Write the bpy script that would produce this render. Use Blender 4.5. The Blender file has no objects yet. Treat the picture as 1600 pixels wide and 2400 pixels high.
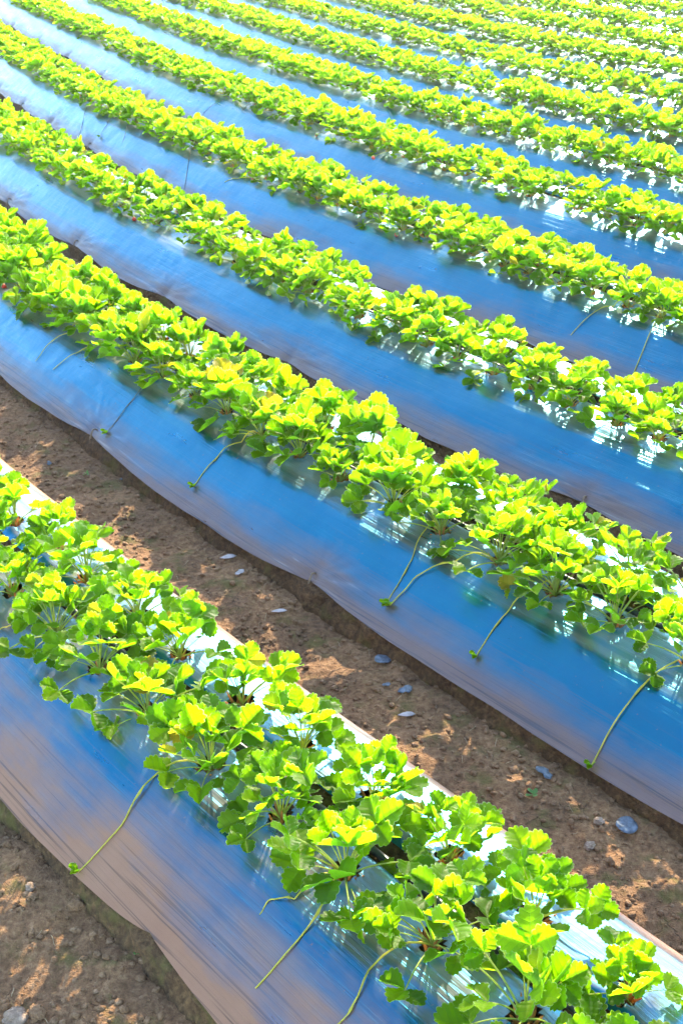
import bpy, math, random
import numpy as np
from mathutils import Matrix, Vector, Euler

SC = bpy.context.scene
COL = SC.collection
rng = random.Random(7)
nrng = np.random.default_rng(11)
R = math.radians

# ------------------------------------------------------------------ camera
CAM_H = 2.34
FPX = 3000.0                      # focal length in pixels of the 1600 x 2400 photograph
PITCH = math.atan(1600.0 / FPX)   # horizon lies 1600 px above the picture centre
cam_data = bpy.data.cameras.new('camera')
cam_data.sensor_fit = 'VERTICAL'
cam_data.sensor_height = 36.0
cam_data.lens = 36.0 * FPX / 2400.0
cam_data.clip_start = 0.05
cam_data.clip_end = 2000.0
cam = bpy.data.objects.new('camera', cam_data)
cam.location = (0, 0, CAM_H)
cam.rotation_euler = (math.pi / 2 - PITCH, 0, 0)
COL.objects.link(cam)
SC.camera = cam

# ------------------------------------------------------------------ sky, sun, exposure
SUN_EL = R(28.0)
SUN_AZ = R(12.0)                  # to the right of the view direction (+Y)
world = bpy.data.worlds.new('World')
SC.world = world
world.use_nodes = True
wn = world.node_tree.nodes
wl = world.node_tree.links
for n_ in list(wn):
    wn.remove(n_)
sky = wn.new('ShaderNodeTexSky')
sky.sky_type = 'NISHITA'
sky.sun_disc = False
sky.sun_elevation = SUN_EL
sky.sun_rotation = SUN_AZ
sky.altitude = 800.0
sky.air_density = 1.0
sky.dust_density = 1.0
sky.ozone_density = 2.0
bg = wn.new('ShaderNodeBackground')
bg.inputs['Strength'].default_value = 0.15
wo = wn.new('ShaderNodeOutputWorld')
wl.new(sky.outputs[0], bg.inputs[0])
wl.new(bg.outputs[0], wo.inputs[0])

sun_data = bpy.data.lights.new('sun', 'SUN')
sun_data.energy = 2.5
sun_data.angle = R(0.55)
sun_data.color = (1.0, 0.87, 0.62)
sun = bpy.data.objects.new('sun', sun_data)
sd = Vector((math.sin(SUN_AZ) * math.cos(SUN_EL), math.cos(SUN_AZ) * math.cos(SUN_EL), math.sin(SUN_EL)))
sun.rotation_euler = sd.to_track_quat('Z', 'Y').to_euler()
sun.location = sd * 30
COL.objects.link(sun)

SC.view_settings.view_transform = 'Standard'
SC.view_settings.look = 'None'
SC.view_settings.exposure = 3.0
SC.view_settings.gamma = 1.0
SC.view_settings.use_curve_mapping = False
SC.render.engine = 'CYCLES'
SC.cycles.use_denoising = True
SC.cycles.use_adaptive_sampling = True
SC.cycles.adaptive_threshold = 0.04
SC.cycles.max_bounces = 6
SC.cycles.transmission_bounces = 6
SC.cycles.diffuse_bounces = 3
SC.cycles.glossy_bounces = 3
SC.cycles.sample_clamp_indirect = 6.0

# ------------------------------------------------------------------ field frame
# n runs across the beds (away from the camera), t along them (towards the far left); the field bends at t > 2
NV = np.array([0.755, 0.656])
TV = np.array([-0.656, 0.755])
BEND = 0.0137


def bend(t):
    k = np.maximum(0.0, np.asarray(t) - 2.0)
    return BEND * np.where(k < 10.5, k ** 2, 10.5 ** 2 + 21.0 * (k - 10.5))


def field_xy(n, t):
    nn = np.asarray(n) + bend(t)
    t = np.asarray(t)
    return nn * NV[0] + t * TV[0], nn * NV[1] + t * TV[1]


def field(n, t, z):
    x, y = field_xy(n, t)
    return np.stack([x, y, np.broadcast_to(z, np.shape(x))], -1)


CP, SP = math.cos(PITCH), math.sin(PITCH)


def project(p):
    """pixel of the 1600 x 2400 photograph and depth, used to count what is in view"""
    x, y, z = p[0], p[1], p[2] - CAM_H
    d = y * CP - z * SP
    u = y * SP + z * CP
    if d < 0.05:
        return -9999, -9999, d
    return 800 + FPX * x / d, 1200 - FPX * u / d, d


def field_at(u, v, z):
    """field coordinates of the point at height z seen at a pixel of the photograph"""
    a, b = (u - 800) / FPX, (1200 - v) / FPX
    d = (a, CP + b * SP, -SP + b * CP)
    k = (z - CAM_H) / d[2]
    x, y = d[0] * k, d[1] * k
    n = x * NV[0] + y * NV[1]
    t = x * TV[0] + y * TV[1]
    return n - float(bend(t)), t


# line of the front planting holes of each bed
BED_N = [1.425, 2.712, 3.862, 4.99, 6.165, 7.24, 8.29, 9.34, 10.40, 11.45, 12.50, 13.55, 14.60, 15.65, 16.7]
BED_WORD = ['nearest', 'second', 'third', 'fourth', 'fifth', 'sixth', 'seventh', 'eighth', 'ninth', 'tenth',
            'eleventh', 'twelfth', 'thirteenth', 'fourteenth', 'farthest']
NB = len(BED_N)
SPACING = [0.262, 0.25, 0.226, 0.214, 0.22] + [0.22] * 20


# ------------------------------------------------------------------ noise
def _hash(ix, iy, seed):
    h = (ix.astype(np.int64) * 374761393 + iy.astype(np.int64) * 668265263 + seed * 974634777) & 0x7fffffff
    h = ((h ^ (h >> 13)) * 1274126177) & 0x7fffffff
    h = h ^ (h >> 16)
    return (h & 0xffff) / 65535.0


def vnoise(x, y, seed=0):
    x = np.asarray(x, float)
    y = np.asarray(y, float)
    x, y = np.broadcast_arrays(x, y)
    ix, iy = np.floor(x), np.floor(y)
    fx, fy = x - ix, y - iy
    fx = fx * fx * (3 - 2 * fx)
    fy = fy * fy * (3 - 2 * fy)
    a, b = _hash(ix, iy, seed), _hash(ix + 1, iy, seed)
    c, d = _hash(ix, iy + 1, seed), _hash(ix + 1, iy + 1, seed)
    return (a * (1 - fx) + b * fx) * (1 - fy) + (c * (1 - fx) + d * fx) * fy - 0.5


def fbm(x, y, octv=4, seed=0):
    s, a = 0.0, 1.0
    for o in range(octv):
        s = s + a * vnoise(np.asarray(x) * 2 ** o, np.asarray(y) * 2 ** o, seed + o * 17)
        a *= 0.5
    return s


def sstep(a, b, x):
    k = np.clip((np.asarray(x, float) - a) / (b - a), 0, 1)
    return k * k * (3 - 2 * k)


# ------------------------------------------------------------------ object helpers
def link(o, parent=None, kind=None, label=None, cat=None, group=None):
    COL.objects.link(o)
    if parent is not None:
        o.parent = parent
    if kind:
        o['kind'] = kind
    if label:
        o['label'] = label
    if cat:
        o['category'] = cat
    if group:
        o['group'] = group
    return o


def new_obj(name, mesh, **kw):
    return link(bpy.data.objects.new(name, mesh), **kw)


def mesh_np(name, verts, faces, mats, fmat=None, uv=None, smooth=True, attr=None):
    """faces: (F, 3) or (F, 4) int array; uv per vertex (V, 2)"""
    verts = np.asarray(verts, np.float32)
    faces = np.asarray(faces, np.int32)
    k = faces.shape[1]
    me = bpy.data.meshes.new(name)
    me.vertices.add(len(verts))
    me.vertices.foreach_set('co', verts.ravel())
    me.loops.add(faces.size)
    me.loops.foreach_set('vertex_index', faces.ravel())
    me.polygons.add(len(faces))
    me.polygons.foreach_set('loop_start', np.arange(0, faces.size, k, dtype=np.int32))
    me.polygons.foreach_set('use_smooth', np.full(len(faces), smooth))
    if fmat is not None:
        me.polygons.foreach_set('material_index', np.asarray(fmat, np.int32))
    for m in mats:
        me.materials.append(m)
    if uv is not None:
        l = me.uv_layers.new(name='UVMap')
        l.data.foreach_set('uv', np.asarray(uv, np.float32)[faces.ravel()].ravel())
    if attr is not None:
        for an, av in attr.items():
            a = me.attributes.new(an, 'FLOAT', 'POINT')
            a.data.foreach_set('value', np.asarray(av, np.float32))
    me.update(calc_edges=True)
    me.validate()
    return me


def grid_faces(rows, cols):
    i = np.arange(rows - 1)[:, None] * cols + np.arange(cols - 1)[None, :]
    return np.stack([i, i + 1, i + cols + 1, i + cols], -1).reshape(-1, 4)


def tube_arrays(path, radii, sides=6, cap=True):
    path = np.asarray(path, float)
    radii = np.broadcast_to(np.asarray(radii, float), (len(path),))
    tan = np.gradient(path, axis=0)
    tan /= np.linalg.norm(tan, axis=1)[:, None] + 1e-12
    ref = np.array([0.31, 0.23, 0.92])
    if abs(tan[0] @ ref) > 0.9:
        ref = np.array([0.92, 0.1, 0.3])
    v = []
    for p, tg, r in zip(path, tan, radii):
        a = np.cross(tg, ref)
        a /= np.linalg.norm(a) + 1e-12
        b = np.cross(tg, a)
        for k in range(sides):
            th = 2 * math.pi * k / sides
            v.append(p + r * (math.cos(th) * a + math.sin(th) * b))
    f = []
    for i in range(len(path) - 1):
        for k in range(sides):
            k2 = (k + 1) % sides
            f.append((i * sides + k, i * sides + k2, (i + 1) * sides + k2, (i + 1) * sides + k))
    if cap:
        for base, pt, flip in ((0, path[0], True), ((len(path) - 1) * sides, path[-1], False)):
            ci = len(v)
            v.append(pt)
            for k in range(sides):
                k2 = (k + 1) % sides
                q = (base + k, base + k2, ci, ci)
                f.append(q if not flip else (base + k2, base + k, ci, ci))
    return np.array(v), np.array(f)


def to_tris(f):
    f = np.asarray(f)
    if f.shape[1] == 3:
        return f
    a, b = f[:, [0, 1, 2]], f[:, [0, 2, 3]]
    t = np.concatenate([a, b])
    ok = (t[:, 0] != t[:, 1]) & (t[:, 1] != t[:, 2]) & (t[:, 0] != t[:, 2])
    return t[ok]


# ------------------------------------------------------------------ materials
def mat(name):
    m = bpy.data.materials.new(name)
    m.use_nodes = True
    nt = m.node_tree
    for x in list(nt.nodes):
        nt.nodes.remove(x)
    out = nt.nodes.new('ShaderNodeOutputMaterial')
    return m, nt, out


class NT:
    def __init__(self, nt):
        self.nt = nt

    def n(self, t, **kw):
        x = self.nt.nodes.new(t)
        for k, v in kw.items():
            setattr(x, k, v)
        return x

    def l(self, a, b):
        self.nt.links.new(a, b)

    def math(self, op, a, b=None, clamp=False):
        x = self.n('ShaderNodeMath', operation=op, use_clamp=clamp)
        for i, q in enumerate((a, b)):
            if q is None:
                continue
            if isinstance(q, (int, float)):
                x.inputs[i].default_value = q
            else:
                self.l(q, x.inputs[i])
        return x.outputs[0]

    def noise(self, vec, scale, detail=4, rough=0.55):
        x = self.n('ShaderNodeTexNoise')
        x.inputs['Scale'].default_value = scale
        x.inputs['Detail'].default_value = detail
        x.inputs['Roughness'].default_value = rough
        if vec is not None:
            self.l(vec, x.inputs['Vector'])
        return x.outputs[0]

    def ramp(self, fac, stops):
        x = self.n('ShaderNodeValToRGB')
        e = x.color_ramp.elements
        while len(e) < len(stops):
            e.new(0.5)
        for el, (p, c) in zip(e, stops):
            el.position = p
            el.color = c if len(c) == 4 else (*c, 1)
        self.l(fac, x.inputs[0])
        return x.outputs[0]

    def mix(self, fac, a, b, blend='MIX'):
        x = self.n('ShaderNodeMix', data_type='RGBA', blend_type=blend)
        for i, q in ((0, fac), (6, a), (7, b)):
            if isinstance(q, (int, float)):
                x.inputs[i].default_value = q
            elif isinstance(q, tuple):
                x.inputs[i].default_value = q if len(q) == 4 else (*q, 1)
            else:
                self.l(q, x.inputs[i])
        return x.outputs[2]

    def mapping(self, vec, scale):
        x = self.n('ShaderNodeMapping')
        x.inputs['Scale'].default_value = scale
        self.l(vec, x.inputs[0])
        return x.outputs[0]

    def bump(self, h, strength, dist, normal=None):
        x = self.n('ShaderNodeBump')
        x.inputs['Strength'].default_value = strength
        x.inputs['Distance'].default_value = dist
        self.l(h, x.inputs['Height'])
        if normal is not None:
            self.l(normal, x.inputs['Normal'])
        return x.outputs[0]

    def principled(self, **kw):
        x = self.n('ShaderNodeBsdfPrincipled')
        for k, v in kw.items():
            s = x.inputs[k.replace('_', ' ')]
            if isinstance(v, (int, float)):
                s.default_value = v
            elif isinstance(v, tuple):
                s.default_value = v if len(v) == 4 else (*v, 1)
            else:
                self.l(v, s)
        return x


def make_soil(name, dark, mid, light, moss=0.0, crack=0.0):
    m, nt, out = mat(name)
    g = NT(nt)
    pos = g.n('ShaderNodeNewGeometry').outputs['Position']
    big = g.noise(pos, 5.0, 3)
    fine = g.noise(pos, 60.0, 4, 0.65)
    grit = g.noise(pos, 260.0, 2, 0.6)
    c = g.ramp(fine, [(0.28, dark), (0.5, mid), (0.74, light)])
    tone = g.ramp(big, [(0.3, (0.72, 0.70, 0.70)), (0.62, (1.18, 1.12, 1.06))])
    c = g.mix(1.0, c, tone, 'MULTIPLY')
    gr = g.ramp(grit, [(0.35, (0.75, 0.75, 0.75)), (0.7, (1.25, 1.25, 1.25))])
    c = g.mix(0.7, c, gr, 'MULTIPLY')
    if moss > 0:
        mo = g.noise(pos, 9.0, 5, 0.6)
        mf = g.ramp(mo, [(0.60 - 0.2 * moss, (0, 0, 0)), (0.72 - 0.2 * moss, (1, 1, 1))])
        mf = g.math('MULTIPLY', mf, 0.75)
        c = g.mix(mf, c, (0.095, 0.078, 0.018))
    h = g.math('ADD', g.math('MULTIPLY', fine, 1.0), g.math('MULTIPLY', grit, 0.35))
    if crack > 0:
        v = g.n('ShaderNodeTexVoronoi', feature='DISTANCE_TO_EDGE')
        v.inputs['Scale'].default_value = 16.0
        wv = g.n('ShaderNodeVectorMath', operation='ADD')
        nn = g.n('ShaderNodeTexNoise')
        nn.inputs['Scale'].default_value = 14.0
        g.l(pos, nn.inputs['Vector'])
        sc_ = g.n('ShaderNodeVectorMath', operation='SCALE')
        sc_.inputs['Scale'].default_value = 0.09
        g.l(nn.outputs['Color'], sc_.inputs[0])
        g.l(pos, wv.inputs[0])
        g.l(sc_.outputs[0], wv.inputs[1])
        g.l(wv.outputs[0], v.inputs['Vector'])
        cr = g.ramp(v.outputs['Distance'], [(0.0, (0, 0, 0)), (0.03, (1, 1, 1))])
        some = g.ramp(g.noise(pos, 3.3, 2), [(0.56, (0, 0, 0)), (0.64, (1, 1, 1))])
        cr = g.mix(some, (1, 1, 1), cr)
        c = g.mix(1.0, c, g.mix(0.6, (1, 1, 1), cr), 'MULTIPLY')
        h = g.math('ADD', h, g.math('MULTIPLY', cr, crack))
    nrm = g.bump(h, 0.9, 0.012)
    p = g.principled(Base_Color=c, Roughness=0.93, Normal=nrm)
    p.inputs['Specular IOR Level'].default_value = 0.2
    g.l(p.outputs[0], out.inputs[0])
    return m


M_SOIL = make_soil('damp_brown_soil', (0.085, 0.041, 0.017), (0.175, 0.092, 0.041), (0.27, 0.158, 0.078), moss=0.3, crack=0.3)
M_CRUMB = make_soil('soil_crumb', (0.11, 0.057, 0.026), (0.195, 0.11, 0.053), (0.30, 0.19, 0.105))
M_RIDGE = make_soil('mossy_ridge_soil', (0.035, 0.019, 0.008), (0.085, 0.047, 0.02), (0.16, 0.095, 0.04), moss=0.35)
M_STONE = make_soil('pale_stone', (0.15, 0.10, 0.065), (0.24, 0.17, 0.115), (0.33, 0.25, 0.18))


def make_film(name, base, dust_amount, reach, dirt_cols=((0.15, 0.072, 0.036), (0.23, 0.125, 0.072))):
    m, nt, out = mat(name)
    g = NT(nt)
    uv = g.n('ShaderNodeTexCoord').outputs['UV']          # metres along (x) and across (y) the film
    pos = g.n('ShaderNodeNewGeometry').outputs['Position']
    edge = g.n('ShaderNodeAttribute', attribute_name='edge').outputs['Fac']   # metres from the film's outer edge
    st1 = g.noise(g.mapping(uv, (3.0, 70.0, 1.0)), 1.0, 4, 0.6)
    st2 = g.noise(g.mapping(uv, (9.0, 260.0, 1.0)), 1.0, 3, 0.6)
    blot = g.noise(uv, 9.0, 3, 0.5)
    h = g.math('ADD', g.math('MULTIPLY', st1, 1.0), g.math('MULTIPLY', st2, 0.22))
    line = g.noise(g.mapping(uv, (1.1, 120.0, 1.0)), 1.0, 2, 0.5)
    line = g.ramp(line, [(0.55, (0, 0, 0)), (0.60, (1, 1, 1)), (0.65, (0, 0, 0))])
    h = g.math('ADD', h, g.math('MULTIPLY', line, 0.30))
    nrm = g.bump(h, 0.38, 0.005)
    nrm = g.bump(blot, 0.25, 0.02, nrm)
    # dirt: splashed up from the furrow, thicker towards the edge, in lengthwise smears
    smear = g.noise(g.mapping(uv, (2.6, 15.0, 1.0)), 1.0, 5, 0.6)
    patch = g.noise(uv, 4.0, 4, 0.6)
    near = g.math('SUBTRACT', 1.0, g.math('DIVIDE', edge, reach), clamp=True)
    d = g.math('ADD', g.math('MULTIPLY', near, 0.92), g.math('MULTIPLY', smear, 0.75))
    d = g.math('ADD', d, g.math('MULTIPLY', patch, 0.35))
    d = g.math('SUBTRACT', d, 0.84)
    d = g.math('MULTIPLY', d, 1.9, clamp=True)
    d = g.math('MULTIPLY', d, dust_amount)
    crease = g.noise(g.mapping(uv, (0.9, 95.0, 1.0)), 1.0, 2, 0.5)  # dark lines painted in for the shade of lengthwise creases
    crease = g.ramp(crease, [(0.56, (0, 0, 0)), (0.62, (1, 1, 1)), (0.66, (0, 0, 0))])
    creased = g.math('MULTIPLY', crease, g.math('SUBTRACT', 1.0, g.math('DIVIDE', edge, reach * 0.9), clamp=True))
    speck = g.ramp(g.noise(pos, 75.0, 2, 0.5), [(0.70, (0, 0, 0)), (0.76, (1, 1, 1))])
    d = g.math('MAXIMUM', d, g.math('MULTIPLY', speck, 0.5))
    gn = g.n('ShaderNodeSeparateXYZ')
    g.l(g.n('ShaderNodeNewGeometry').outputs['Normal'], gn.inputs[0])
    sunlit_flat = g.ramp(gn.outputs[2], [(0.90, (0, 0, 0)), (0.975, (1, 1, 1))])      # cream painted where the film lies flat, imitating sunlit patches
    sunlit_flat = g.math('MULTIPLY', sunlit_flat, g.math('ADD', g.math('MULTIPLY', smear, 0.30), 0.13))
    d = g.math('MAXIMUM', d, sunlit_flat)
    d = g.math('MAXIMUM', d, g.math('MULTIPLY', patch, 0.04))
    rough = g.math('ADD', g.math('MULTIPLY', smear, 0.22), 0.20)
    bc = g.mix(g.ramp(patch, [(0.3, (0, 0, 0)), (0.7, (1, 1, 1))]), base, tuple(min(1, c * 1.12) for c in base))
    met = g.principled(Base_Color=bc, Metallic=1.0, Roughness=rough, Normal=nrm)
    pale = g.mix(sunlit_flat, g.mix(patch, *dirt_cols), (0.72, 0.60, 0.45))
    pale = g.mix(g.math('MULTIPLY', creased, 0.75), pale, (0.045, 0.028, 0.018))
    d = g.math('MAXIMUM', d, g.math('MULTIPLY', creased, 0.8))
    dirt_and_light = g.principled(Base_Color=pale, Roughness=0.6, Normal=nrm)  # carries real dirt plus the painted sunlit cream and crease shade
    dirt_and_light.inputs['Specular IOR Level'].default_value = 0.2
    mx = g.n('ShaderNodeMixShader')
    g.l(d, mx.inputs[0])
    g.l(met.outputs[0], mx.inputs[1])
    g.l(dirt_and_light.outputs[0], mx.inputs[2])
    g.l(mx.outputs[0], out.inputs[0])
    return m


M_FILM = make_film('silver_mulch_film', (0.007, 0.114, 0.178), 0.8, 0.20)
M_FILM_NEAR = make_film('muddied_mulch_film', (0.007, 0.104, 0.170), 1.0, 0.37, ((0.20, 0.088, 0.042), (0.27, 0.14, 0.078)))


def make_leaf(name):
    m, nt, out = mat(name)
    g = NT(nt)
    uvn = g.n('ShaderNodeTexCoord').outputs['UV']          # x: 0 midrib .. 1 margin, y: 0 base .. 1 tip
    sep = g.n('ShaderNodeSeparateXYZ')
    g.l(uvn, sep.inputs[0])
    q, u = sep.outputs[0], sep.outputs[1]
    info = g.n('ShaderNodeObjectInfo')
    tone = g.n('ShaderNodeAttribute', attribute_name='tone').outputs['Fac']
    r = g.math('FRACT', g.math('ADD', info.outputs['Random'], tone))
    pos = g.n('ShaderNodeNewGeometry')
    # veins
    vw = g.math('ABSOLUTE', g.math('SUBTRACT', g.math('FRACT', g.math('MULTIPLY', u, 7.0)), 0.5))
    vein = g.math('MAXIMUM', g.ramp(vw, [(0.0, (1, 1, 1)), (0.07, (0, 0, 0))]),
                  g.ramp(q, [(0.0, (1, 1, 1)), (0.05, (0, 0, 0))]))
    rim = g.ramp(q, [(0.93, (0, 0, 0)), (1.0, (1, 1, 1))])
    top = g.ramp(r, [(0.0, (0.030, 0.080, 0.003)), (0.25, (0.058, 0.130, 0.003)), (0.6, (0.095, 0.180, 0.004)), (0.972, (0.14, 0.22, 0.004)), (0.985, (0.26, 0.17, 0.02))])
    top = g.mix(g.math('MULTIPLY', vein, 0.35), top, (0.16, 0.26, 0.05))
    under = g.mix(0.5, top, (0.13, 0.23, 0.06))
    refl = g.mix(pos.outputs['Backfacing'], top, under)
    refl = g.mix(g.math('MULTIPLY', rim, 0.6), refl, (0.5, 0.56, 0.36))
    tr = g.ramp(r, [(0.0, (0.15, 0.36, 0.001)), (0.25, (0.23, 0.49, 0.001)), (0.6, (0.29, 0.57, 0.001)), (0.972, (0.36, 0.62, 0.001)), (0.985, (0.60, 0.48, 0.01))])
    tr = g.mix(g.math('MULTIPLY', vein, 0.55), tr, (0.12, 0.34, 0.002))
    tr = g.mix(g.math('MULTIPLY', rim, 0.5), tr, (0.85, 0.92, 0.4))
    bh = g.math('SUBTRACT', g.math('MULTIPLY', g.noise(pos.outputs['Position'], 320.0, 1), 0.5), g.math('MULTIPLY', vein, 0.6))
    nrm = g.bump(bh, 0.5, 0.0012)
    p = g.principled(Base_Color=refl, Roughness=0.45, Normal=nrm)
    p.inputs['Specular IOR Level'].default_value = 0.16
    t = g.n('ShaderNodeBsdfTranslucent')
    g.l(tr, t.inputs[0])
    g.l(nrm, t.inputs[1])
    mx = g.n('ShaderNodeMixShader')
    mx.inputs[0].default_value = 0.70
    g.l(p.outputs[0], mx.inputs[1])
    g.l(t.outputs[0], mx.inputs[2])
    g.l(mx.outputs[0], out.inputs[0])
    return m


def simple(name, col, rough=0.6, spec=0.4, var=0.25, scale=90.0, transl=None, metallic=0.0):
    m, nt, out = mat(name)
    g = NT(nt)
    pos = g.n('ShaderNodeNewGeometry').outputs['Position']
    f = g.noise(pos, scale, 3)
    a = tuple(c * (1 - var) for c in col)
    b = tuple(min(1, c * (1 + var)) for c in col)
    c = g.ramp(f, [(0.3, a), (0.7, b)])
    p = g.principled(Base_Color=c, Roughness=rough, Normal=g.bump(f, 0.4, 0.002), Metallic=metallic)
    p.inputs['Specular IOR Level'].default_value = spec
    if transl:
        t = g.n('ShaderNodeBsdfTranslucent')
        t.inputs[0].default_value = (*transl, 1)
        mx = g.n('ShaderNodeMixShader')
        mx.inputs[0].default_value = 0.4
        g.l(p.outputs[0], mx.inputs[1])
        g.l(t.outputs[0], mx.inputs[2])
        g.l(mx.outputs[0], out.inputs[0])
    else:
        g.l(p.outputs[0], out.inputs[0])
    return m


M_LEAF = make_leaf('strawberry_leaf')
M_STEM = simple('yellow_green_stem', (0.26, 0.32, 0.06), transl=(0.6, 0.65, 0.05))
M_RUNNER = simple('runner_stem', (0.52, 0.44, 0.05), var=0.25, scale=25, transl=(0.55, 0.5, 0.05))
M_DRY = simple('dried_dark_runner', (0.09, 0.085, 0.05), var=0.4)
M_CROWN = simple('rusty_crown', (0.50, 0.20, 0.04), var=0.5, scale=150, transl=(0.7, 0.3, 0.05))
M_PIPE = simple('black_drip_pipe', (0.035, 0.042, 0.042), rough=0.38, var=0.3)
M_BERRY = simple('ripe_berry', (0.55, 0.03, 0.015), rough=0.3, var=0.2, scale=400)
M_BERRY_PALE = simple('unripe_berry', (0.42, 0.40, 0.16), rough=0.35, var=0.2, scale=400)
M_TWIG = simple('weathered_bamboo', (0.16, 0.10, 0.05), var=0.4)
M_STRAW = simple('dry_straw', (0.32, 0.22, 0.11), var=0.3)
M_SCRAP_BLUE = simple('muddy_film_scrap', (0.085, 0.10, 0.115), rough=0.6, var=0.6, scale=70, metallic=0.3)
M_SCRAP_PALE = simple('pale_film_scrap', (0.30, 0.25, 0.22), rough=0.6, var=0.25, scale=60, metallic=0.1)
M_WEED = simple('seedling_leaf', (0.09, 0.20, 0.05), transl=(0.2, 0.4, 0.04))

# ------------------------------------------------------------------ extent of each bed in view
def bed_range(i):
    lo, hi = 99, -99
    for t in np.arange(-3, 30, 0.1):
        for s, z in ((-0.37, 0.06), (0.1, 0.5), (0.5, 0.3)):
            x, y = field_xy(BED_N[i] + s, t)
            u, v, d = project((float(x), float(y), z))
            if d > 0.3 and -60 < u < 1660 and -60 < v < 2460:
                lo, hi = min(lo, t), max(hi, t)
    return lo, hi


RANGES = [bed_range(i) for i in range(NB)]
BEDS = [i for i in range(NB) if RANGES[i][1] > RANGES[i][0]]

# film edge pins: field t of each, per bed
PINS = {0: [0.55, 1.92, 3.3], 1: [1.05, 2.90, 4.42, 5.75], 2: [2.66, 4.55, 5.75, 6.94, 8.13], 3: [4.2, 6.1, 7.9, 9.30, 10.3, 11.2, 12.1]}
for i in range(4, NB):
    PINS[i] = list(np.arange(RANGES[i][0], RANGES[i][1], 1.35) + 0.3) if RANGES[i][1] > RANGES[i][0] else []


def pin_dist(i, t):
    d = np.full(np.shape(t), 9.0)
    for p in PINS[i]:
        d = np.minimum(d, np.abs(np.asarray(t) - p))
    return d


def edge_front(i, t):
    d = pin_dist(i, t)
    e = -0.37 - 0.011 * vnoise(np.asarray(t) * 1.3, i * 7.3, 5) - 0.008 * vnoise(np.asarray(t) * 6, i * 3.1, 6)
    e = e + 0.024 * np.exp(-(d / 0.10)) - 0.012 * sstep(0.05, 0.6, d)
    return e


FP_S = np.array([-0.42, -0.37, -0.33, -0.28, -0.22, -0.15, -0.08, 0.0, 0.05, 0.068, 0.085, 0.10])
FP_Z = np.array([0.036, 0.068, 0.096, 0.132, 0.178, 0.226, 0.252, 0.265, 0.272, 0.270, 0.250, 0.228])
BP_S = np.array([0.13, 0.145, 0.165, 0.22, 0.30, 0.365, 0.42, 0.47, 0.52, 0.57])
BP_Z = np.array([0.228, 0.252, 0.270, 0.268, 0.264, 0.252, 0.215, 0.150, 0.085, 0.04])


def smooth_interp(x, xs, ys):
    w = 0.012
    return (np.interp(x - w, xs, ys) + np.interp(x, xs, ys) * 2 + np.interp(x + w, xs, ys)) / 4


def film_z(i, s, t, back=False):
    s = np.asarray(s, float)
    t = np.asarray(t, float)
    if back:
        z = smooth_interp(s, BP_S, BP_Z)
    else:
        z = smooth_interp(s, FP_S, FP_Z)
    z = z + 0.008 * fbm(t * 1.8, s * 3.0, 2, 31 + i) + 0.0045 * fbm(t * 3.0, s * 16.0, 2, 61 + i)
    z = z + 0.0016 * vnoise(t * 2.2, s * 75.0, 91 + i) * (1.0 if not back else 0.7)
    if not back:
        d = pin_dist(i, t)
        e = edge_front(i, t)
        de = np.maximum(0, s - e)
        ph = 1.6 * vnoise(t * 2.1, s * 9.0, 77 + i) + 5.0 * vnoise(t * 0.7, i * 3.3, 79)
        rad_ = np.hypot(de, d)
        fan = np.arctan2(de, d + 0.03)                       # folds fan out from each peg
        amp = (0.004 if i == 0 else 0.026) * np.minimum(rad_, 0.13) * np.exp(-(de / 0.085) ** 2) * np.exp(-(rad_ / 0.75) ** 2)
        z = z + amp * np.sin(27.0 * fan + ph) * sstep(0.0, 0.012, de)
        par = (0.0005 if i == 0 else 0.0018) * np.exp(-(de / 0.10) ** 2) * (0.4 + vnoise(t * 1.2, 1.0, 83 + i) + 0.5)
        z = z + par * np.sin(2 * math.pi * de / 0.027 + 2.2 * vnoise(t * 1.5, s * 6.0, 85 + i) * 2)
        z = z - (0.003 if i == 0 else 0.012) * np.exp(-(d / 0.05) ** 2) * np.exp(-(de / 0.05) ** 2)
    return z


# ------------------------------------------------------------------ planting holes
HOLE_R = 0.036
holes = []          # dicts: bed, line, s, t
ANCHOR = {0: 1.36, 1: 1.87, 2: 2.80, 3: 3.44, 4: 4.31}
ANCHOR_B = {0: 0.99}
for i in BEDS:
    sp = SPACING[i]
    a0 = ANCHOR.get(i, 5.0)
    b0 = ANCHOR_B.get(i, a0 + sp * 0.45)
    for line, a in ((0, a0), (1, b0)):
        k0 = math.floor((RANGES[i][0] - 0.5 - a) / sp)
        k1 = math.ceil((RANGES[i][1] + 0.5 - a) / sp)
        for k in range(k0, k1 + 1):
            t = a + k * sp + rng.uniform(-0.02, 0.02)
            s = (0.0 if line == 0 else 0.210) + rng.uniform(-0.010, 0.010)
            if rng.random() > 0.03 or i < 2:
                holes.append(dict(bed=i, line=line, s=s, t=t))

# ------------------------------------------------------------------ ground, furrows, ridges
gv = np.array([(-400, -60, -0.06), (400, -60, -0.06), (400, 900, -0.06), (-400, 900, -0.06)])
new_obj('ground', mesh_np('ground', gv, np.array([[0, 1, 2, 3]]), [M_SOIL]), kind='structure', label='bare brown earth under and around the whole field')


def furrow_z(n, t, seed):
    z = 0.030 * fbm(n * 3, t * 3, 3, seed) + 0.016 * fbm(n * 17, t * 17, 3, seed + 5)
    z = z + 0.010 * np.abs(fbm(n * 45, t * 45, 2, seed + 9))
    return z


def furrow(n0, n1, t0, t1, dn, dt, seed):
    ns = np.arange(n0, n1 + dn, dn)
    ts = np.arange(t0, t1 + dt, dt)
    T, N = np.meshgrid(ts, ns, indexing='ij')
    P = field(N, T, 0.0)
    P[..., 2] = furrow_z(N, T, seed)
    return mesh_np('furrow_path', P.reshape(-1, 3), grid_faces(len(ts), len(ns))[:, ::-1], [M_SOIL])


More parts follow.
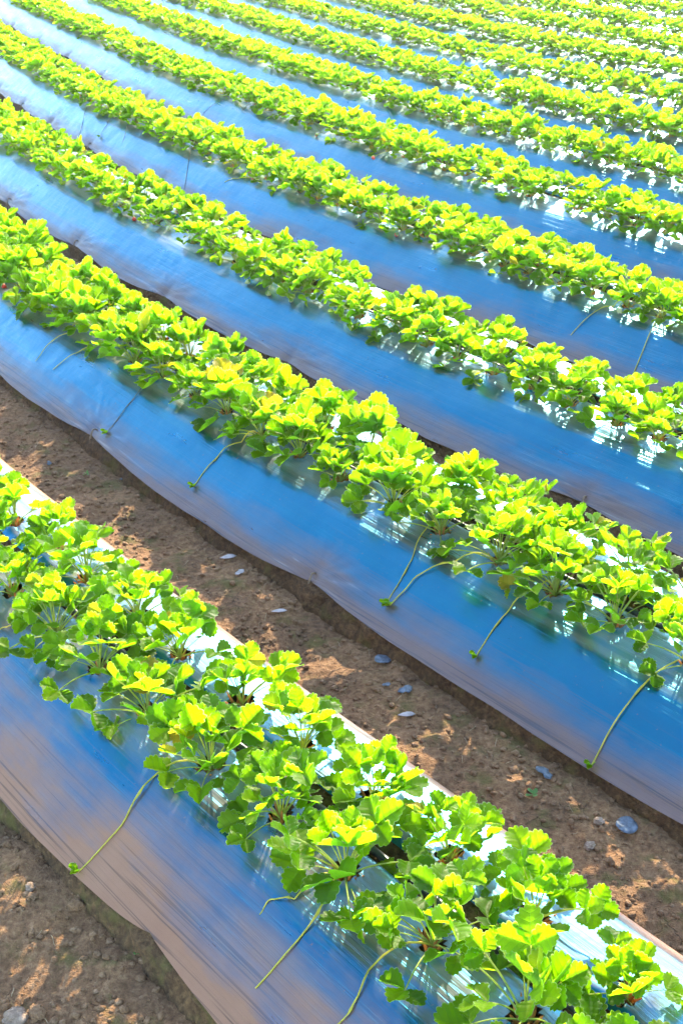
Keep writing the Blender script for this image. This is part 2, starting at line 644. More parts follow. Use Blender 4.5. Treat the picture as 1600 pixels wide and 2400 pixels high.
res = [0.010, 0.010, 0.016, 0.03]
for i in BEDS:
    n1 = BED_N[i] - 0.33
    n0 = BED_N[i - 1] + 0.50 if i > 0 else -0.2
    d = res[min(i, 3)] if i < 4 else 0.06
    t0, t1 = RANGES[i]
    if i == 0:
        t0, t1 = 0.3, 4.6
    new_obj('furrow_path', furrow(n0, n1, t0 - 0.9, t1 + 1.9, d, d, 100 + i), kind='structure',
            label='shaded brown soil path in front of the %s bed' % BED_WORD[i])

for i in BEDS:
    t0, t1 = RANGES[i][0] - 0.9, RANGES[i][1] + 1.9
    dt = (0.012, 0.014, 0.02, 0.04)[min(i, 3)] if i < 4 else 0.08
    ss = np.array([-0.392, -0.388, -0.378, -0.370, -0.364, -0.30, -0.24, -0.17, -0.10, -0.05, -0.02, 0.02, 0.05, 0.08,
                   0.095, 0.11, 0.125, 0.14, 0.17, 0.20, 0.24, 0.29, 0.345, 0.40, 0.46, 0.52, 0.55])
    zz = np.array([-0.05, 0.0, 0.025, 0.045, 0.062, 0.086, 0.122, 0.165, 0.20, 0.222, 0.236, 0.243, 0.245, 0.232,
                   0.222, 0.220, 0.222, 0.236, 0.244, 0.243, 0.243, 0.238, 0.226, 0.188, 0.122, 0.055, -0.05])
    ts = np.arange(t0, t1 + dt, dt)
    T, S = np.meshgrid(ts, ss, indexing='ij')
    Z = np.broadcast_to(zz, T.shape) + 0.007 * fbm(T * 22, S * 40, 2, 300 + i)
    face = np.zeros(len(ss))
    face[:5] = 1
    Sx = S + face * (0.022 * fbm(T * 16, Z * 30, 3, 320 + i))
    P = field(BED_N[i] + Sx, T, 0.0)
    P[..., 2] = Z
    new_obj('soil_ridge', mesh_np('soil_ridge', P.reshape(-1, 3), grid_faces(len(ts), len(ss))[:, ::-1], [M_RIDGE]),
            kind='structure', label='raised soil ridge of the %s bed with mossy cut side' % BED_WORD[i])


# ------------------------------------------------------------------ plastic film, two sheets per bed
def film_sheet(i, back):
    t0, t1 = RANGES[i][0] - 0.8, RANGES[i][1] + 1.8
    dt, nc = ((0.010, 56), (0.010, 56), (0.014, 46), (0.02, 38), (0.026, 30))[min(i, 4)]
    ts = np.arange(t0, t1 + dt, dt)
    if back:
        e0, e1 = 0.150 + 0.012 * vnoise(ts * 2.3, 3.0, 411 + i), 0.555 + 0.02 * vnoise(ts * 1.7, 9.0, 412 + i)
    else:
        e0, e1 = edge_front(i, ts), 0.084 + 0.012 * vnoise(ts * 2.1, 5.0, 410 + i)
    a = np.linspace(0, 1, nc)
    S = e0[:, None] * (1 - a) + e1[:, None] * a
    T = np.repeat(ts[:, None], nc, 1)
    cell = max(dt, (e1[0] - e0[0]) / nc)
    inside = np.zeros(S.shape, bool)
    if i < 5:
        for h in holes:
            if h['bed'] != i or (h['line'] == 1) != back:
                continue
            r0 = int((h['t'] - t0 - 0.08) / dt)
            r1 = int((h['t'] - t0 + 0.08) / dt) + 2
            r0, r1 = max(r0, 0), min(r1, len(ts))
            if r1 <= r0:
                continue
            ds, dtt = S[r0:r1] - h['s'], T[r0:r1] - h['t']
            ang = np.arctan2(ds, dtt)
            dd = np.hypot(ds, dtt)
            ph = h['t'] * 37.0
            rr = HOLE_R * (1 + 0.10 * np.sin(2 * ang + ph) + 0.06 * np.sin(5 * ang + 2 * ph))
            inside[r0:r1] |= dd < rr + 0.1 * cell
            near = (np.abs(dd - rr) < 0.62 * cell) & (dd > 1e-4)
            k = np.where(near, rr / np.maximum(dd, 1e-4), 1.0)
            S[r0:r1] = h['s'] + ds * k
            T[r0:r1] = h['t'] + dtt * k
    Z = film_z(i, S, T, back)
    if i < 5:
        for h in holes:   # film lifts a little round each planting hole
            if h['bed'] == i and (h['line'] == 1) == back:
                dd = np.hypot(S - h['s'], T - h['t'])
                Z = Z + 0.006 * np.exp(-((dd - HOLE_R) / 0.018) ** 2)
    P = field(BED_N[i] + S, T, 0.0)
    P[..., 2] = Z
    f = grid_faces(len(ts), nc)[:, ::-1]
    ins = inside.ravel()
    f = f[~(ins[f].all(axis=1))]
    uv = np.stack([T, S + i * 1.7], -1).reshape(-1, 2)
    ed = (S - e0[:, None]) if not back else (e1[:, None] - S)
    me = mesh_np('mulch_film', P.reshape(-1, 3), f, [M_FILM_NEAR if i == 0 else M_FILM], uv=uv, attr={'edge': ed.ravel()})
    return me


for i in BEDS:
    new_obj('mulch_film', film_sheet(i, False), kind='thing', cat='plastic film', group='plastic mulch film on the beds',
            label='silver plastic film reflecting blue sky on the front slope of the %s bed' % BED_WORD[i])
    new_obj('mulch_film', film_sheet(i, True), kind='thing', cat='plastic film', group='plastic mulch film on the beds',
            label='sunlit plastic film on the back half of the %s bed, behind the drip pipe' % BED_WORD[i])
    t0, t1 = RANGES[i][0] - 0.8, RANGES[i][1] + 1.8
    ts = np.arange(t0, t1, 0.05 if i < 3 else 0.2)
    sN = 0.113 + 0.014 * vnoise(ts * 1.6, 2.0, 500 + i)
    P = field(BED_N[i] + sN, ts, 0.0)
    P[:, 2] = 0.2405 + 0.006 * vnoise(ts * 2.0, 8.0, 510 + i)
    v, f = tube_arrays(P, 0.0095, 8 if i < 3 else 5)
    new_obj('drip_pipe', mesh_np('drip_pipe', v, f, [M_PIPE]), kind='thing', cat='pipe', group='drip pipes between the plant lines',
            label='black drip irrigation pipe between the plant lines of the %s bed' % BED_WORD[i])

# ------------------------------------------------------------------ leaflets
def leaflet_arrays(fold, curl, ruffle, seed, teeth=7, per=6, qs=(0, 0.3, 0.6, 0.84, 1.0), width=1.0):
    """one leaflet of unit length: base at the origin, midrib along +Y, upper side +Z"""
    rr = random.Random(seed)
    rows = teeth * per + 1
    u = np.linspace(0, 1, rows)
    ph = math.pi * u
    y = 0.5 * (1 - np.cos(ph))
    x = 0.46 * width * np.sin(ph) ** 0.9 * (0.50 + 0.50 * np.minimum(1, y / 0.5))
    tw = np.abs(np.sin(math.pi * teeth * u)) ** 0.95
    amp = 0.17 * sstep(0.16, 0.34, u)
    cx, cy = 0.0, 0.52
    k = 1 + amp * (tw - 0.68)
    x, y = cx + (x - cx) * k, cy + (y - cy) * k
    y = np.maximum(y, 0)
    y_s = 0.5 * (1 - np.cos(ph))
    ym = np.clip(y_s - 0.42 * np.abs(x), 0, None)
    ym = np.maximum.accumulate(ym)
    ym[-1] = y[-1]
    V, UV = [], []
    cols = [(-q) for q in qs[::-1][:-1]] + list(qs)
    asym = rr.uniform(0.92, 1.08)
    p1, p2 = rr.uniform(0, 6), rr.uniform(0, 6)
    for c in cols:
        q = abs(c)
        sg = -1 if c < 0 else 1
        xx = sg * q * x * (asym if sg > 0 else 1 / asym)
        yy = ym * (1 - q) + y * q
        ax = np.abs(xx)
        z = ax * math.tan(fold) * (1 - 0.45 * ax / 0.55)
        z = z + curl * (yy ** 2) * 0.5
        z = z + ruffle * np.sin(2 * math.pi * 1.6 * u + p1 * sg) * q ** 2 * sstep(0.05, 0.3, u)
        z = z + 0.007 * np.cos(2 * math.pi * teeth * u) * np.sin(math.pi * min(q, 0.999)) * sstep(0.1, 0.3, u)
        z = z + 0.02 * np.sin(3 * yy + p2) * ax
        V.append(np.stack([xx, yy, z], -1))
        UV.append(np.stack([np.full(rows, q), u], -1))
    V = np.stack(V, 1).reshape(-1, 3)
    UV = np.stack(UV, 1).reshape(-1, 2)
    F = grid_faces(rows, len(cols))
    return V, F, UV


LF = []
specs = [(16, -0.10, 0.020), (26, 0.06, 0.03), (34, -0.22, 0.025), (42, 0.12, 0.02), (12, -0.38, 0.045), (30, -0.05, 0.05),
         (22, 0.18, 0.03), (48, -0.12, 0.03)]
for k, (fo, cu, ru) in enumerate(specs):
    LF.append(leaflet_arrays(R(fo + 8), cu * 1.3, ru * 1.6, 40 + k, width=(0.92 + 0.035 * (k % 4))))
LEAFLET_MESH = [mesh_np('leaflet', v, f, [M_LEAF], uv=uv) for v, f, uv in LF]
LF_LOW = [leaflet_arrays(R(fo), cu, ru, 40 + k, teeth=5, per=2, qs=(0, 1.0)) for k, (fo, cu, ru) in enumerate(specs)]


# petioles of unit length that lean outwards along +Y
PET = []
for a0, a1 in ((4, 14), (8, 30), (16, 42), (24, 55), (34, 68), (46, 80), (58, 96), (70, 112)):
    path = [np.zeros(3)]
    nseg = 9
    for j in range(nseg):
        a = R(a0 + (a1 - a0) * (j + 0.5) / nseg)
        path.append(path[-1] + np.array([0.02 * math.sin(j * 0.7), math.sin(a), math.cos(a)]) / nseg)
    path = np.array(path)
    PET.append((path, np.linspace(0.017, 0.011, len(path))))
PET_MESH = []
for path, rad in PET:
    v, f = tube_arrays(path, rad, 6)
    PET_MESH.append(mesh_np('petiole', v, f, [M_STEM]))


def blade_frames(pk, rr, size):
    """three leaflet matrices at the end of petiole pk (unit petiole length; size = leaflet length)"""
    end = Vector(PET[pk][0][-1])
    base_pitch = (58, 48, 38, 30, 22, 14, 4, -8)[pk] + rr.uniform(-24, 24)
    roll = rr.uniform(-32, 32)
    yaw = rr.uniform(-20, 20)
    B = Matrix.Translation(end) @ Euler((0, 0, R(yaw))).to_matrix().to_4x4() @ Matrix.Rotation(R(base_pitch), 4, 'X') @ Matrix.Rotation(R(roll), 4, 'Y')
    spread = rr.uniform(62, 84)
    out = []
    for a in (0, spread, -spread):
        lift = rr.uniform(-6, 12) if a == 0 else rr.uniform(-4, 18)
        M = B @ Matrix.Rotation(R(a), 4, 'Z') @ Matrix.Rotation(R(lift), 4, 'X') @ Matrix.Translation((0, 0.035 * size, 0))
        out.append(M @ Matrix.Scale(size * (1.0 if a == 0 else rr.uniform(0.88, 0.97)), 4))
    return out


def xf(M, v):
    A = np.array(M)
    return v @ A[:3, :3].T + A[:3, 3]


def whole_leaf(pk, seed, low=False):
    """petiole and blades in one set of arrays; unit petiole length"""
    rr = random.Random(seed)
    ratio = rr.uniform(0.50, 0.66)
    if low:
        pth = PET[pk][0][::3]
        v, f = tube_arrays(pth, 0.014, 3, cap=False)
    else:
        v, f = tube_arrays(PET[pk][0], PET[pk][1], 5)
    V, F, UV, FM = [v], [to_tris(f)], [np.zeros((len(v), 2))], [np.ones(len(to_tris(f)), int)]
    off = len(v)
    for M in blade_frames(pk, rr, ratio):
        lk = rr.randrange(len(LF))
        lv, lf, luv = (LF_LOW if low else LF)[lk]
        V.append(xf(M, lv))
        tf = to_tris(lf)
        F.append(tf + off)
        UV.append(luv)
        FM.append(np.zeros(len(tf), int))
        off += len(lv)
    return np.concatenate(V), np.concatenate(F), np.concatenate(UV), np.concatenate(FM)


LEAF_MESH = []
for pk in range(8):
    row = []
    for s_ in range(4):
        v, f, uv, fm = whole_leaf(pk, 900 + pk * 10 + s_)
        row.append(mesh_np('leaf', v, f, [M_LEAF, M_STEM], fmat=fm, uv=uv))
    LEAF_MESH.append(row)
LEAF_LOW = [[whole_leaf(pk, 900 + pk * 10 + s_, True) for s_ in range(3)] for pk in range(8)]


# crown: short rusty scales and stubs round the growing point
def crown_mesh(seed):
    rr = random.Random(seed)
    V, F = [], []
    off = 0
    for k in range(13):
        az = rr.uniform(0, 6.28)
        ln = rr.uniform(0.03, 0.06)
        lean = R(rr.uniform(5, 55))
        r0 = rr.uniform(0.002, 0.012)
        p0 = np.array([r0 * math.cos(az), r0 * math.sin(az), -0.02])
        dr = np.array([math.sin(lean) * math.cos(az), math.sin(lean) * math.sin(az), math.cos(lean)])
        pts = [p0, p0 + dr * ln * 0.5, p0 + dr * ln * 0.85 + np.array([0, 0, 0.003]), p0 + dr * ln + np.array([0, 0, 0.003])]
        v, f = tube_arrays(pts, [0.0045, 0.0042, 0.0028, 0.0006], 5)
        V.append(v)
        F.append(f + off)
        off += len(v)
    return mesh_np('crown', np.concatenate(V), np.concatenate(F), [M_CROWN])


CROWN = [crown_mesh(s_) for s_ in (1, 2, 3, 4)]


def berry_mesh(name, m):
    rows, cols = 12, 14
    V = []
    for r_ in range(rows + 1):
        a = math.pi * r_ / rows
        rad = math.sin(a) ** 0.85 * (0.5 + 0.18 * math.cos(a))
        for c in range(cols):
            th = 2 * math.pi * c / cols
            dim = 1 - 0.05 * (1 if (r_ + c) % 2 else 0)
            V.append((rad * math.cos(th) * dim, rad * math.sin(th) * dim, -0.62 + 0.62 * math.cos(a)))
    F = []
    for r_ in range(rows):
        for c in range(cols):
            c2 = (c + 1) % cols
            F.append((r_ * cols + c, r_ * cols + c2, (r_ + 1) * cols + c2, (r_ + 1) * cols + c))
    return mesh_np(name, np.array(V), np.array(F)[:, ::-1], [m])


BERRY = berry_mesh('fruit', M_BERRY)
BERRY_PALE = berry_mesh('fruit', M_BERRY_PALE)
cv, cf = [], []
for k in range(7):
    th = 2 * math.pi * k / 7
    c_, s_ = math.cos(th), math.sin(th)
    o_ = len(cv)
    for (rad, w, z) in ((0.02, 0.10, 0.04), (0.35, 0.13, 0.05), (0.62, 0.0, -0.02)):
        for sg in (-1, 1):
            cv.append((rad * c_ - sg * w * s_, rad * s_ + sg * w * c_, z))
    cf += [(o_, o_ + 1, o_ + 3, o_ + 2), (o_ + 2, o_ + 3, o_ + 5, o_ + 4)]
CALYX = mesh_np('calyx', np.array(cv), np.array(cf), [M_WEED])

# ------------------------------------------------------------------ plants
cands = []
for h in holes:
    i = h['bed']
    z = float(film_z(i, h['s'], h['t'], h['line'] == 1)) - 0.012
    x, y = field_xy(BED_N[i] + h['s'], h['t'])
    p = (float(x), float(y), z)
    u, v, d = project((p[0], p[1], p[2] + 0.08))
    if d < 0.4:
        continue
    mar = 0.15 * FPX / d
    h.update(p=p, u=u, v=v, d=d)
    if -mar < u < 1600 + mar and -mar < v < 2400 + mar:
        cands.append(h)
cands.sort(key=lambda h: h['d'])
near, far = cands[:300], cands[300:]

ORD = ['first', 'second', 'third', 'fourth', 'fifth', 'sixth', 'seventh', 'eighth', 'ninth', 'tenth', 'eleventh', 'twelfth',
       'thirteenth', 'fourteenth', 'fifteenth', 'sixteenth', 'seventeenth', 'eighteenth', 'nineteenth', 'twentieth']
TENS = {20: 'twenty', 30: 'thirty', 40: 'forty', 50: 'fifty', 60: 'sixty'}


def ordinal(k):
    if k < 20:
        return ORD[k]
    k += 1
    t_, o_ = k // 10 * 10, k % 10
    if o_ == 0:
        return TENS[t_][:-1] + 'ieth'
    return TENS[t_] + '-' + ORD[o_ - 1]


lines = {}
for h in cands:
    if 0 <= h['u'] <= 1600 and 0 <= h['v'] <= 2400:
        lines.setdefault((h['bed'], h['line']), []).append(h)
for key, hs in lines.items():
    hs.sort(key=lambda h: h['u'])
    m_ = len(hs)
    for k, h in enumerate(hs):
        side = 'left' if k < m_ / 2 else 'right'
        kk = k if side == 'left' else m_ - 1 - k
        h['pos'] = '%s from the %s edge' % (ordinal(kk), side)


def leaf_plan(h, rr):
    """list of (petiole kind, azimuth, petiole length, leaflet length)"""
    i = h['bed']
    vig = h['vig']
    nl = int(round(0.94 * (rr.uniform(17, 21) if i == 0 else rr.uniform(22, 26) if i == 1 else rr.uniform(20, 24)) * (0.3 + 0.7 * vig)))
    plan = []
    az = rr.uniform(0, 360)
    for k in range(nl):
        f = (k + 0.5) / nl
        pk = min(7, max(0, int(f ** 0.95 * 7.2 + rr.uniform(-0.9, 0.9))))
        az += 137.5 + rr.uniform(-25, 25)
        if i == 0:
            L = rr.uniform(0.09, 0.17)
            sz = rr.uniform(0.048, 0.074)
        else:
            L = rr.uniform(0.09, 0.165) * (1.08 if i == 1 else 0.90)
            sz = rr.uniform(0.044, 0.066) if i == 1 else rr.uniform(0.039, 0.060)
        if pk == 0:
            L *= 0.9
            sz *= 0.8
        plan.append((pk, R(az), L * vig, sz * (0.5 + 0.5 * vig)))
    return plan


for h in cands:
    rr = random.Random(int(h['t'] * 1000) + h['bed'] * 7919 + h['line'] * 31)
    v_ = rr.uniform(0.90, 1.12) if rr.random() > 0.10 else rr.uniform(0.66, 0.82)
    if h['bed'] == 1:
        v_ *= 1.03 + 0.06 * math.exp(-((h['t'] - 2.3) / 0.3) ** 2)
    if h['line'] == 1:
        v_ *= 0.90 if h['bed'] else 0.84
    if h['bed'] == 2 and h['t'] < 3.2:
        v_ *= 0.92
    h['vig'] = v_
    h['seed'] = rr.randrange(10 ** 6)

plant_objs = []
cut_seen = {}
for h in near:
    rr = random.Random(h['seed'])
    o = bpy.data.objects.new('strawberry_plant', None)
    o.empty_display_size = 0.05
    look = 'large bushy' if h['vig'] > 1.1 else 'small' if h['vig'] < 0.9 else 'leafy'
    ln = 'front' if h['line'] == 0 else 'back'
    if 'pos' in h:
        lab = '%s strawberry plant %s, %s line of the %s bed' % (look, h['pos'], ln, BED_WORD[h['bed']])
    else:
        side = 'left' if h['u'] < 0 else 'right' if h['u'] > 1600 else 'bottom'
        key = (h['bed'], h['line'], side)
        cut_seen[key] = cut_seen.get(key, 0) + 1
        lab = '%s strawberry plant %s by the %s edge, %s line, %s bed' % (
            look, ('cut', 'only just caught', 'barely showing')[min(2, cut_seen[key] - 1)], side, ln, BED_WORD[h['bed']])
    link(o, kind='thing', label=lab, cat='strawberry plant', group='strawberry plants growing through the film')
    o.location = h['p']
    h['obj'] = o
    plant_objs.append((h, o))
    c = new_obj('crown', CROWN[rr.randrange(4)], parent=o)
    c.rotation_euler = (0, 0, rr.uniform(0, 6.28))
    detailed = h['d'] < 4.4
    for pk, az, L, sz in leaf_plan(h, rr):
        if detailed:
            lf = new_obj('leaf', PET_MESH[pk], parent=o)
            lf.rotation_euler = (R(rr.uniform(-5, 5)), R(rr.uniform(-5, 5)), az)
            lf.scale = (L, L, L)
            for M in blade_frames(pk, rr, sz / L):
                b = bpy.data.objects.new('leaflet', LEAFLET_MESH[rr.randrange(len(LEAFLET_MESH))])
                link(b, parent=lf)
                b.matrix_basis = M
        else:
            lf = new_obj('leaf', LEAF_MESH[pk][rr.randrange(4)], parent=o)
            k = 0.45 * L + 0.55 * sz / 0.58
            lf.rotation_euler = (R(rr.uniform(-8, 8)), R(rr.uniform(-8, 8)), az)
            lf.scale = (k * rr.uniform(0.93, 1.07), k * rr.uniform(0.93, 1.07), L)
            lf.scale = (k, k, 0.5 * k + 0.5 * L)

# the rows beyond the nearest 300 plants: one mass of foliage
V, F, UV, FM, TN = [], [], [], [], []
off = 0
for h in far:
    rr = random.Random(h['seed'])
    for pk, az, L, sz in leaf_plan(h, rr):
        lv, lf, luv, lfm = LEAF_LOW[pk][rr.randrange(3)]
        k = 0.45 * L + 0.55 * sz / 0.58
        M = Matrix.Translation(h['p']) @ Euler((R(rr.uniform(-8, 8)), R(rr.uniform(-8, 8)), az)).to_matrix().to_4x4() @ Matrix.Scale(k, 4)
        V.append(xf(M, lv))
        F.append(lf + off)
        UV.append(luv)
        FM.append(lfm)
        TN.append(np.full(len(lv), rr.random()))
        off += len(lv)
if V:
    me = mesh_np('strawberry_rows', np.concatenate(V), np.concatenate(F), [M_LEAF, M_STEM], fmat=np.concatenate(FM),
                 uv=np.concatenate(UV), attr={'tone': np.concatenate(TN)})
    new_obj('strawberry_rows', me, kind='stuff', label='distant rows of bright green strawberry foliage across the far beds', cat='foliage')


# ------------------------------------------------------------------ runners, fruit
def nearest_plant(i, s, t, line=None):
    best = None
    for h, o in plant_objs:
        if h['bed'] != i or (line is not None and h['line'] != line):
            continue
        d = math.hypot(h['s'] - s, h['t'] - t)
        if best is None or d < best[0]:
            best = (d, h, o)
    return best


def runner(i, px0, px1, m=None, tip=True, rad=0.0019, sag=0.03, from_plant=True):
    """a runner that leaves the plant near pixel px0 and ends on the film at pixel px1"""
    m = m or M_RUNNER
    n1, t1 = field_at(px1[0], px1[1], 0.13)
    for _ in range(6):
        zz = float(film_z(i, n1 - BED_N[i], t1)) + 0.004
        n1, t1 = field_at(px1[0], px1[1], zz)
    n0, t0 = field_at(px0[0], px0[1], 0.25)
    for _ in range(6):
        zz = float(film_z(i, n0 - BED_N[i], t0)) + 0.012
        n0, t0 = field_at(px0[0], px0[1], zz)
    s0, s1 = n0 - BED_N[i], n1 - BED_N[i]
    b = nearest_plant(i, s0, t0, 0)
    if b is None or b[0] > 0.5:
        return
    h, o = b[1], b[2]
    k = np.linspace(0, 1, 15)
    S = s0 + (s1 - s0) * k
    T = t0 + (t1 - t0) * k + 0.010 * vnoise(k * 4.0, px0[0] * 0.37, 19) * np.sin(math.pi * k) * 2 + sag * np.sin(math.pi * k) * np.sign(t1 - t0 + 1e-6) * 0.6
    S = S + sag * 0.5 * np.sin(math.pi * k) * (k - 0.4)
    e = edge_front(i, T)
    S = np.maximum(S, e + 0.006)
    Z = film_z(i, S, T) + rad * 1.2 + 0.010 * np.abs(np.sin(2.2 * math.pi * k)) * (1 - k)
    P = field(BED_N[i] + S, T, 0.0)
    P[:, 2] = Z
    P0 = np.array(h['p'])
    lead = []
    for q in np.linspace(0, 1, 6)[:-1]:
        pt = P0 * (1 - q) + P[0] * q
        pt[2] += 0.035 * math.sin(math.pi * q) + 0.004
        lead.append(pt)
    P = np.concatenate([np.array(lead), P])
    rads = np.linspace(rad * 1.1, rad * 0.75, len(P))
    node = 5 + int(6 + 4 * math.sin(px0[0]))                  # a jointed node part way down, with a small kink
    rads[node] *= 1.75
    P[node:, 0] += 0.004 * math.sin(px0[1])
    v, f = tube_arrays(P - P0, rads, 6)
    ro = new_obj('runner', mesh_np('runner', v, f, [m]), parent=o)
    # node swelling half way
    if tip:
        e_ = P[-1] - P0
        dirv = P[-1] - P[-3]
        az = math.atan2(dirv[1], dirv[0]) - math.pi / 2
        for k_, (da, pit, sc_) in enumerate(((-0.6, 30, 0.028), (0.7, 45, 0.024), (0.1, 12, 0.020))):
            l_ = bpy.data.objects.new('leaflet', LEAFLET_MESH[(3, 7, 2)[k_]])
            link(l_, parent=ro)
            l_.matrix_basis = Matrix.Translation(Vector(e_) + Vector((0, 0, 0.002))) @ Matrix.Rotation(az + da, 4, 'Z') @ Matrix.Rotation(R(pit), 4, 'X') @ Matrix.Scale(sc_, 4)
    return ro


RUN = [
    (0, (362, 1812), (176, 2050), M_RUNNER, True, 0.0024), (0, (772, 2095), (597, 2316), M_RUNNER, False, 0.0024),
    (0, (690, 2100), (604, 2143), M_RUNNER, False, 0.0018), (0, (868, 2262), (772, 2420), M_RUNNER, False, 0.0022),
    (0, (62, 1462), (-20, 1492), M_RUNNER, False, 0.002),
    (1, (345, 893), (247, 1013), M_DRY, True, 0.0020), (1, (566, 1031), (452, 1136), M_RUNNER, True, 0.0022),
    (1, (160, 777), (86, 848), M_RUNNER, False, 0.0019), (1, (242, 808), (126, 868), M_RUNNER, False, 0.0020),
    (1, (1000, 1232), (902, 1412), M_RUNNER, True, 0.0019), (1, (1066, 1311), (916, 1417), M_RUNNER, True, 0.0025),
    (1, (1265, 1372), (1112, 1538), M_RUNNER, True, 0.0024), (1, (1596, 1538), (1388, 1784), M_RUNNER, True, 0.0026),
    (3, (1437, 714), (1337, 794), M_RUNNER, False, 0.0022), (3, (1535, 752), (1452, 848), M_RUNNER, True, 0.0024),
    (3, (905, 455), (835, 595), M_DRY, False, 0.0018), (3, (860, 458), (895, 555), M_RUNNER, False, 0.0017),
    (3, (590, 415), (527, 467), M_RUNNER, False, 0.0022), (3, (625, 430), (588, 490), M_DRY, True, 0.0018),
    (3, (670, 440), (632, 508), M_DRY, False, 0.0016), (3, (770, 470), (705, 527), M_RUNNER, False, 0.0017),
    (3, (450, 340), (418, 430), M_DRY, False, 0.0019), (3, (355, 305), (332, 372), M_DRY, False, 0.0016),
    (3, (260, 275), (235, 330), M_DRY, True, 0.0016), (3, (300, 290), (283, 352), M_DRY, False, 0.0015),
    (3, (205, 248), (175, 315), M_DRY, False, 0.0016), (3, (105, 195), (90, 243), M_DRY, False, 0.0016),
    (4, (1240, 480), (1215, 525), M_DRY, False, 0.0018), (4, (760, 310), (730, 352), M_DRY, False, 0.0017),
    (4, (570, 255), (545, 280), M_DRY, True, 0.0018), (4, (475, 235), (450, 262), M_DRY, False, 0.0017),
    (4, (380, 185), (350, 225), M_DRY, False, 0.0017), (4, (300, 155), (280, 180), M_DRY, False, 0.0016),
    (4, (680, 285), (640, 330), M_DRY, False, 0.0016),
]
for i, a, b, m_, tp, rd in RUN:
    runner(i, a, b, m_, tp, rd)


def fruit(i, px, ripe, size=0.024):
    n, t = field_at(px[0], px[1], 0.25)
    for _ in range(6):
        zz = float(film_z(i, max(n - BED_N[i], -0.3), t)) + 0.012
        n, t = field_at(px[0], px[1], zz)
    b = nearest_plant(i, n - BED_N[i], t)
    if b is None:
        return
    h, o = b[1], b[2]
    p = np.array([*[float(q) for q in field_xy(n, t)], zz]) - np.array(h['p'])
    f_ = new_obj('fruit', BERRY if ripe else BERRY_PALE, parent=o)
    f_.location = p + np.array([0, 0, size * 0.35])
    f_.rotation_euler = (R(-55), R(10), rng.uniform(0, 6))
    f_.scale = (size,) * 3
    c = new_obj('calyx', CALYX, parent=f_)
    st = [np.array([0, 0, 0.02]) + (p - np.array([0, 0, 0.02])) * q + np.array([0, 0, 0.04 * math.sin(math.pi * q)]) for q in np.linspace(0, 1, 8)]
    v, f = tube_arrays(st, 0.0013, 5)
    new_obj('fruit_stalk', mesh_np('fruit_stalk', v, f, [M_STEM]), parent=o)


for i, px, ripe in ((2, (311, 514), True), (2, (625, 690), False), (2, (682, 706), False), (2, (585, 662), False), (3, (930, 552), True),
                    (3, (1446, 728), False), (3, (383, 329), True), (1, (5, 672), True), (3, (596, 421), True), (2, (397, 535), False),
                    (4, (872, 370), True), (4, (742, 318), True)):
    fruit(i, px, ripe)

# ------------------------------------------------------------------ pins that hold the film edge
PIN_LABEL = {(1, 2.90): 'bent twig peg pinning the film edge in the middle of the second bed',
             (1, 4.42): 'brown twig peg pinning the film edge beside a runner tip, second bed',
             (2, 2.66): 'twig peg at the film edge of the third bed behind the lush plants',
             (2, 6.94): 'twig peg in the pinched fold of film on the third bed',
             (2, 8.13): 'twig peg in the pinched film by the left edge of the third bed',
             (3, 9.30): 'twig peg on the lower film edge of the fourth bed',
             (3, 11.2): 'twig peg at the upper left film edge of the fourth bed'}
for (i, t), lab in PIN_LABEL.items():
    e = float(edge_front(i, t))
    pts = []
    for (ds, z_) in ((-0.012, -0.03), (-0.012, 0.055), (-0.006, 0.085), (0.008, 0.098), (0.022, 0.095), (0.030, 0.078)):
        x, y = field_xy(BED_N[i] + e + ds, t + 0.004 * math.sin(ds * 300))
        pts.append((float(x), float(y), z_))
    v, f = tube_arrays(pts, [0.004, 0.004, 0.0038, 0.0036, 0.0032, 0.0024], 7)
    base = np.array(pts[0])
    o = new_obj('twig_peg', mesh_np('twig_peg', v - base, f, [M_TWIG]), kind='thing', cat='peg', group='pegs holding the film edges', label=lab)
    o.location = base


# ------------------------------------------------------------------ scraps, stones and weeds in the furrows
def ground_height(n, t):
    i = 0
    while i < NB - 1 and n > BED_N[i] - 0.2:
        i += 1
    return float(furrow_z(np.array(n), np.array(t), 100 + i))


def on_ground(px):
    n, t = field_at(px[0], px[1], 0.0)
    for _ in range(4):
        z = ground_height(n, t)
        n, t = field_at(px[0], px[1], z)
    x, y = field_xy(n, t)
    return float(x), float(y), z


